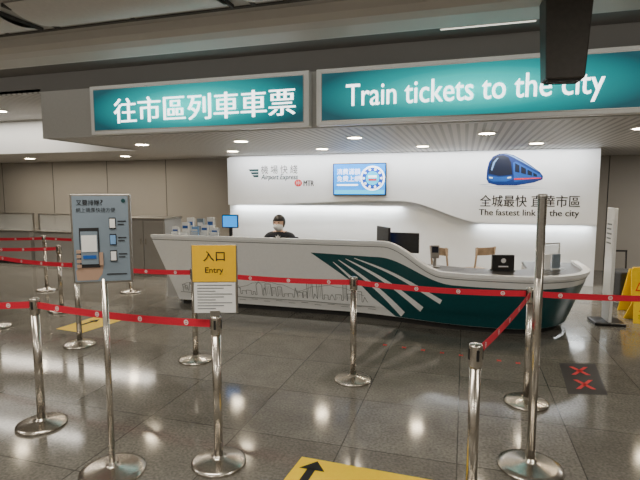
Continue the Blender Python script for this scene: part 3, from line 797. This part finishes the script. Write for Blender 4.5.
for i in range(9):
    p = fl(385 + i * 19, 345 + i * 2.6); r = MB()
    for s in (-1, 1): r.box((0, 0, .0015), (.055, .009, .003), s * PI / 4)
    o = r.build('tape_cross', M['redi']); o.location = (p.x, p.y, 0)
    tag(o, 'small red tape cross in the row on the floor before the counter', 'tape mark', 'row of red tape crosses before the counter')

# ------------------------------------------------------------ right hand side things
p = fl(606, 323)
q = empty('standing_board', (p.x, p.y, 0), -math.radians(87), label='tall narrow white standing board just right of the counter end', cat='display board')
MB().box((0, 0, .02), (.34, .36, .04)).build('foot', M['black'], q, bevel=.008)
MB().box((0, 0, .77), (.28, .04, 1.46)).build('panel', M['white'], q, bevel=.008)
mb = MB(); mb.box((0, -.022, 1.1), (.24, .003, .5)); mb.build('print', M['paper'], q)
mb = MB()
for i in range(5): mb.bb(-.09, .08 - .02 * (i % 2), -.026, -.0245, 1.28 - i * .06, 1.30 - i * .06)
mb.build('print_lines', M['inkg'], q)
def wet_sign(p, rz, label, k=1.0):
    q = empty('wet_floor_sign', (p.x, p.y, 0), rz, label=label, cat='floor sign')
    H = .62 * k
    for s in (-1, 1):
        pts = [(-.15, s * .13, 0), (.15, s * .13, 0), (.1, s * .012, H), (-.1, s * .012, H)]
        o = MB().poly(pts).build('panel', M['yellowf'], q); sm_ = o.modifiers.new('s', 'SOLIDIFY'); sm_.thickness = .012
    mb = MB(); mb.box((0, 0, H + .01), (.12, .03, .03)); mb.build('handle', M['yellowf'], q, bevel=.006)
    def sl(x, z, d=.014): return (x, -(.13 - (.118) * z / .62) - d, z * k)
    for body, zz, ww, hh in (('小心地滑', .22, .17, .05), ('CAUTION', .15, .17, .035)):
        mb = MB(); v, f = text2d(body, ww, hh); mb.add([sl(a, zz + b) for a, b in v], f); mb.build('lettering', M['ink'], q, fix=False)
    MB().poly([sl(-.07, .32), sl(.07, .32), sl(0, .44)]).build('warning_triangle', M['redi'], q)
    MB().poly([sl(-.045, .335, .016), sl(.045, .335, .016), sl(0, .415, .016)]).build('warning_triangle_centre', M['yellowf'], q)
wet_sign(fl(634, 312), TH + .1, 'tall yellow folding wet floor warning sign at the right edge')
wet_sign(fl(640, 321), TH - .1, 'low yellow folding floor sign in front of the taller one', .45)
p = fl(622, 306)
q = empty('luggage_cart', (p.x, p.y, 0), .2, label='dark low trolley behind the white standing board', cat='trolley')
MB().box((0, 0, .14), (.34, .5, .05)).build('platform', M['black'], q, bevel=.01)
MB().box((0, 0, .36), (.30, .42, .36)).build('black_box_body', M['blackm'], q, bevel=.02)
for sx in (-1, 1):
    MB().tube([(sx * .15, .23, .14), (sx * .15, .27, .8)], .012).build('handle_post', M['black'], q)
    for sy in (-1, 1): MB().tube([(sx * .14 - .014, sy * .2, .05), (sx * .14 + .014, sy * .2, .05)], .05, 14).build('wheel', M['black'], q)
MB().tube([(-.16, .27, .8), (.16, .27, .8)], .014).build('handle_bar', M['black'], q)

# cabinet and glazed barrier units at left behind the queue
q = empty('metal_cabinet', (-6.3, 8.7, 0), 0, label='grey metal cabinet standing left of the counter prow', cat='cabinet')
MB().box((0, 0, .6), (1.0, .6, 1.08)).build('body', M['cab'], q, bevel=.01)
MB().box((0, 0, .03), (.94, .54, .06)).build('plinth', M['blackm'], q)
MB().box((0, 0, 1.155), (1.04, .64, .03)).build('top', M['steeld'], q, bevel=.006)
for s in (-1, 1):
    d = MB().box((s * .245, -.308, .6), (.47, .018, 1.0)).build('door', M['cab'], q, bevel=.004)
    h = MB().tube([(s * .06, -.33, .62), (s * .06, -.33, .74)], .007).build('handle', M['steel'], q); h.parent = d
def barrier():
    r = empty('glazed_barrier', (0, 0, 0), label='', cat='barrier', group='pale metal and glass barrier units by the left wall')
    MB().box((0, 0, .04), (1.2, .26, .08)).build('plinth', M['blackm'], r)
    MB().box((0, 0, .42), (1.24, .30, .68)).build('body', M['pale'], r, bevel=.012)
    MB().box((0, 0, .775), (1.27, .34, .03)).build('top', M['steeld'], r, bevel=.006)
    MB().box((0, 0, .98), (1.16, .012, .38)).build('glass_panel', M['acry'], r)
    for s in (-1, 1): MB().box((s * .59, 0, .98), (.03, .03, .40)).build('glass_post', M['steeld'], r, bevel=.004)
    MB().box((0, 0, 1.18), (1.21, .04, .025)).build('handrail', M['steeld'], r, bevel=.006)
    return r
g0 = barrier()
for i, (xx, lab) in enumerate(((-7.6, 'pale metal and glass barrier unit next to the metal cabinet'), (-8.95, 'middle pale metal and glass barrier unit behind the poster board'), (-10.3, 'pale metal and glass barrier unit farthest left from the cabinet'))):
    g = g0 if i == 0 else copy_tree(g0)
    g.location = (xx, 8.9, 0); g['label'] = lab

# ------------------------------------------------------------ camera
cam = bpy.data.cameras.new('camera'); co = bpy.data.objects.new('camera', cam); C.objects.link(co)
co.location = CAM; co.rotation_euler = CE; cam.sensor_width = 36; cam.lens = F / 640 * 36; cam.clip_end = 100
bpy.context.scene.camera = co
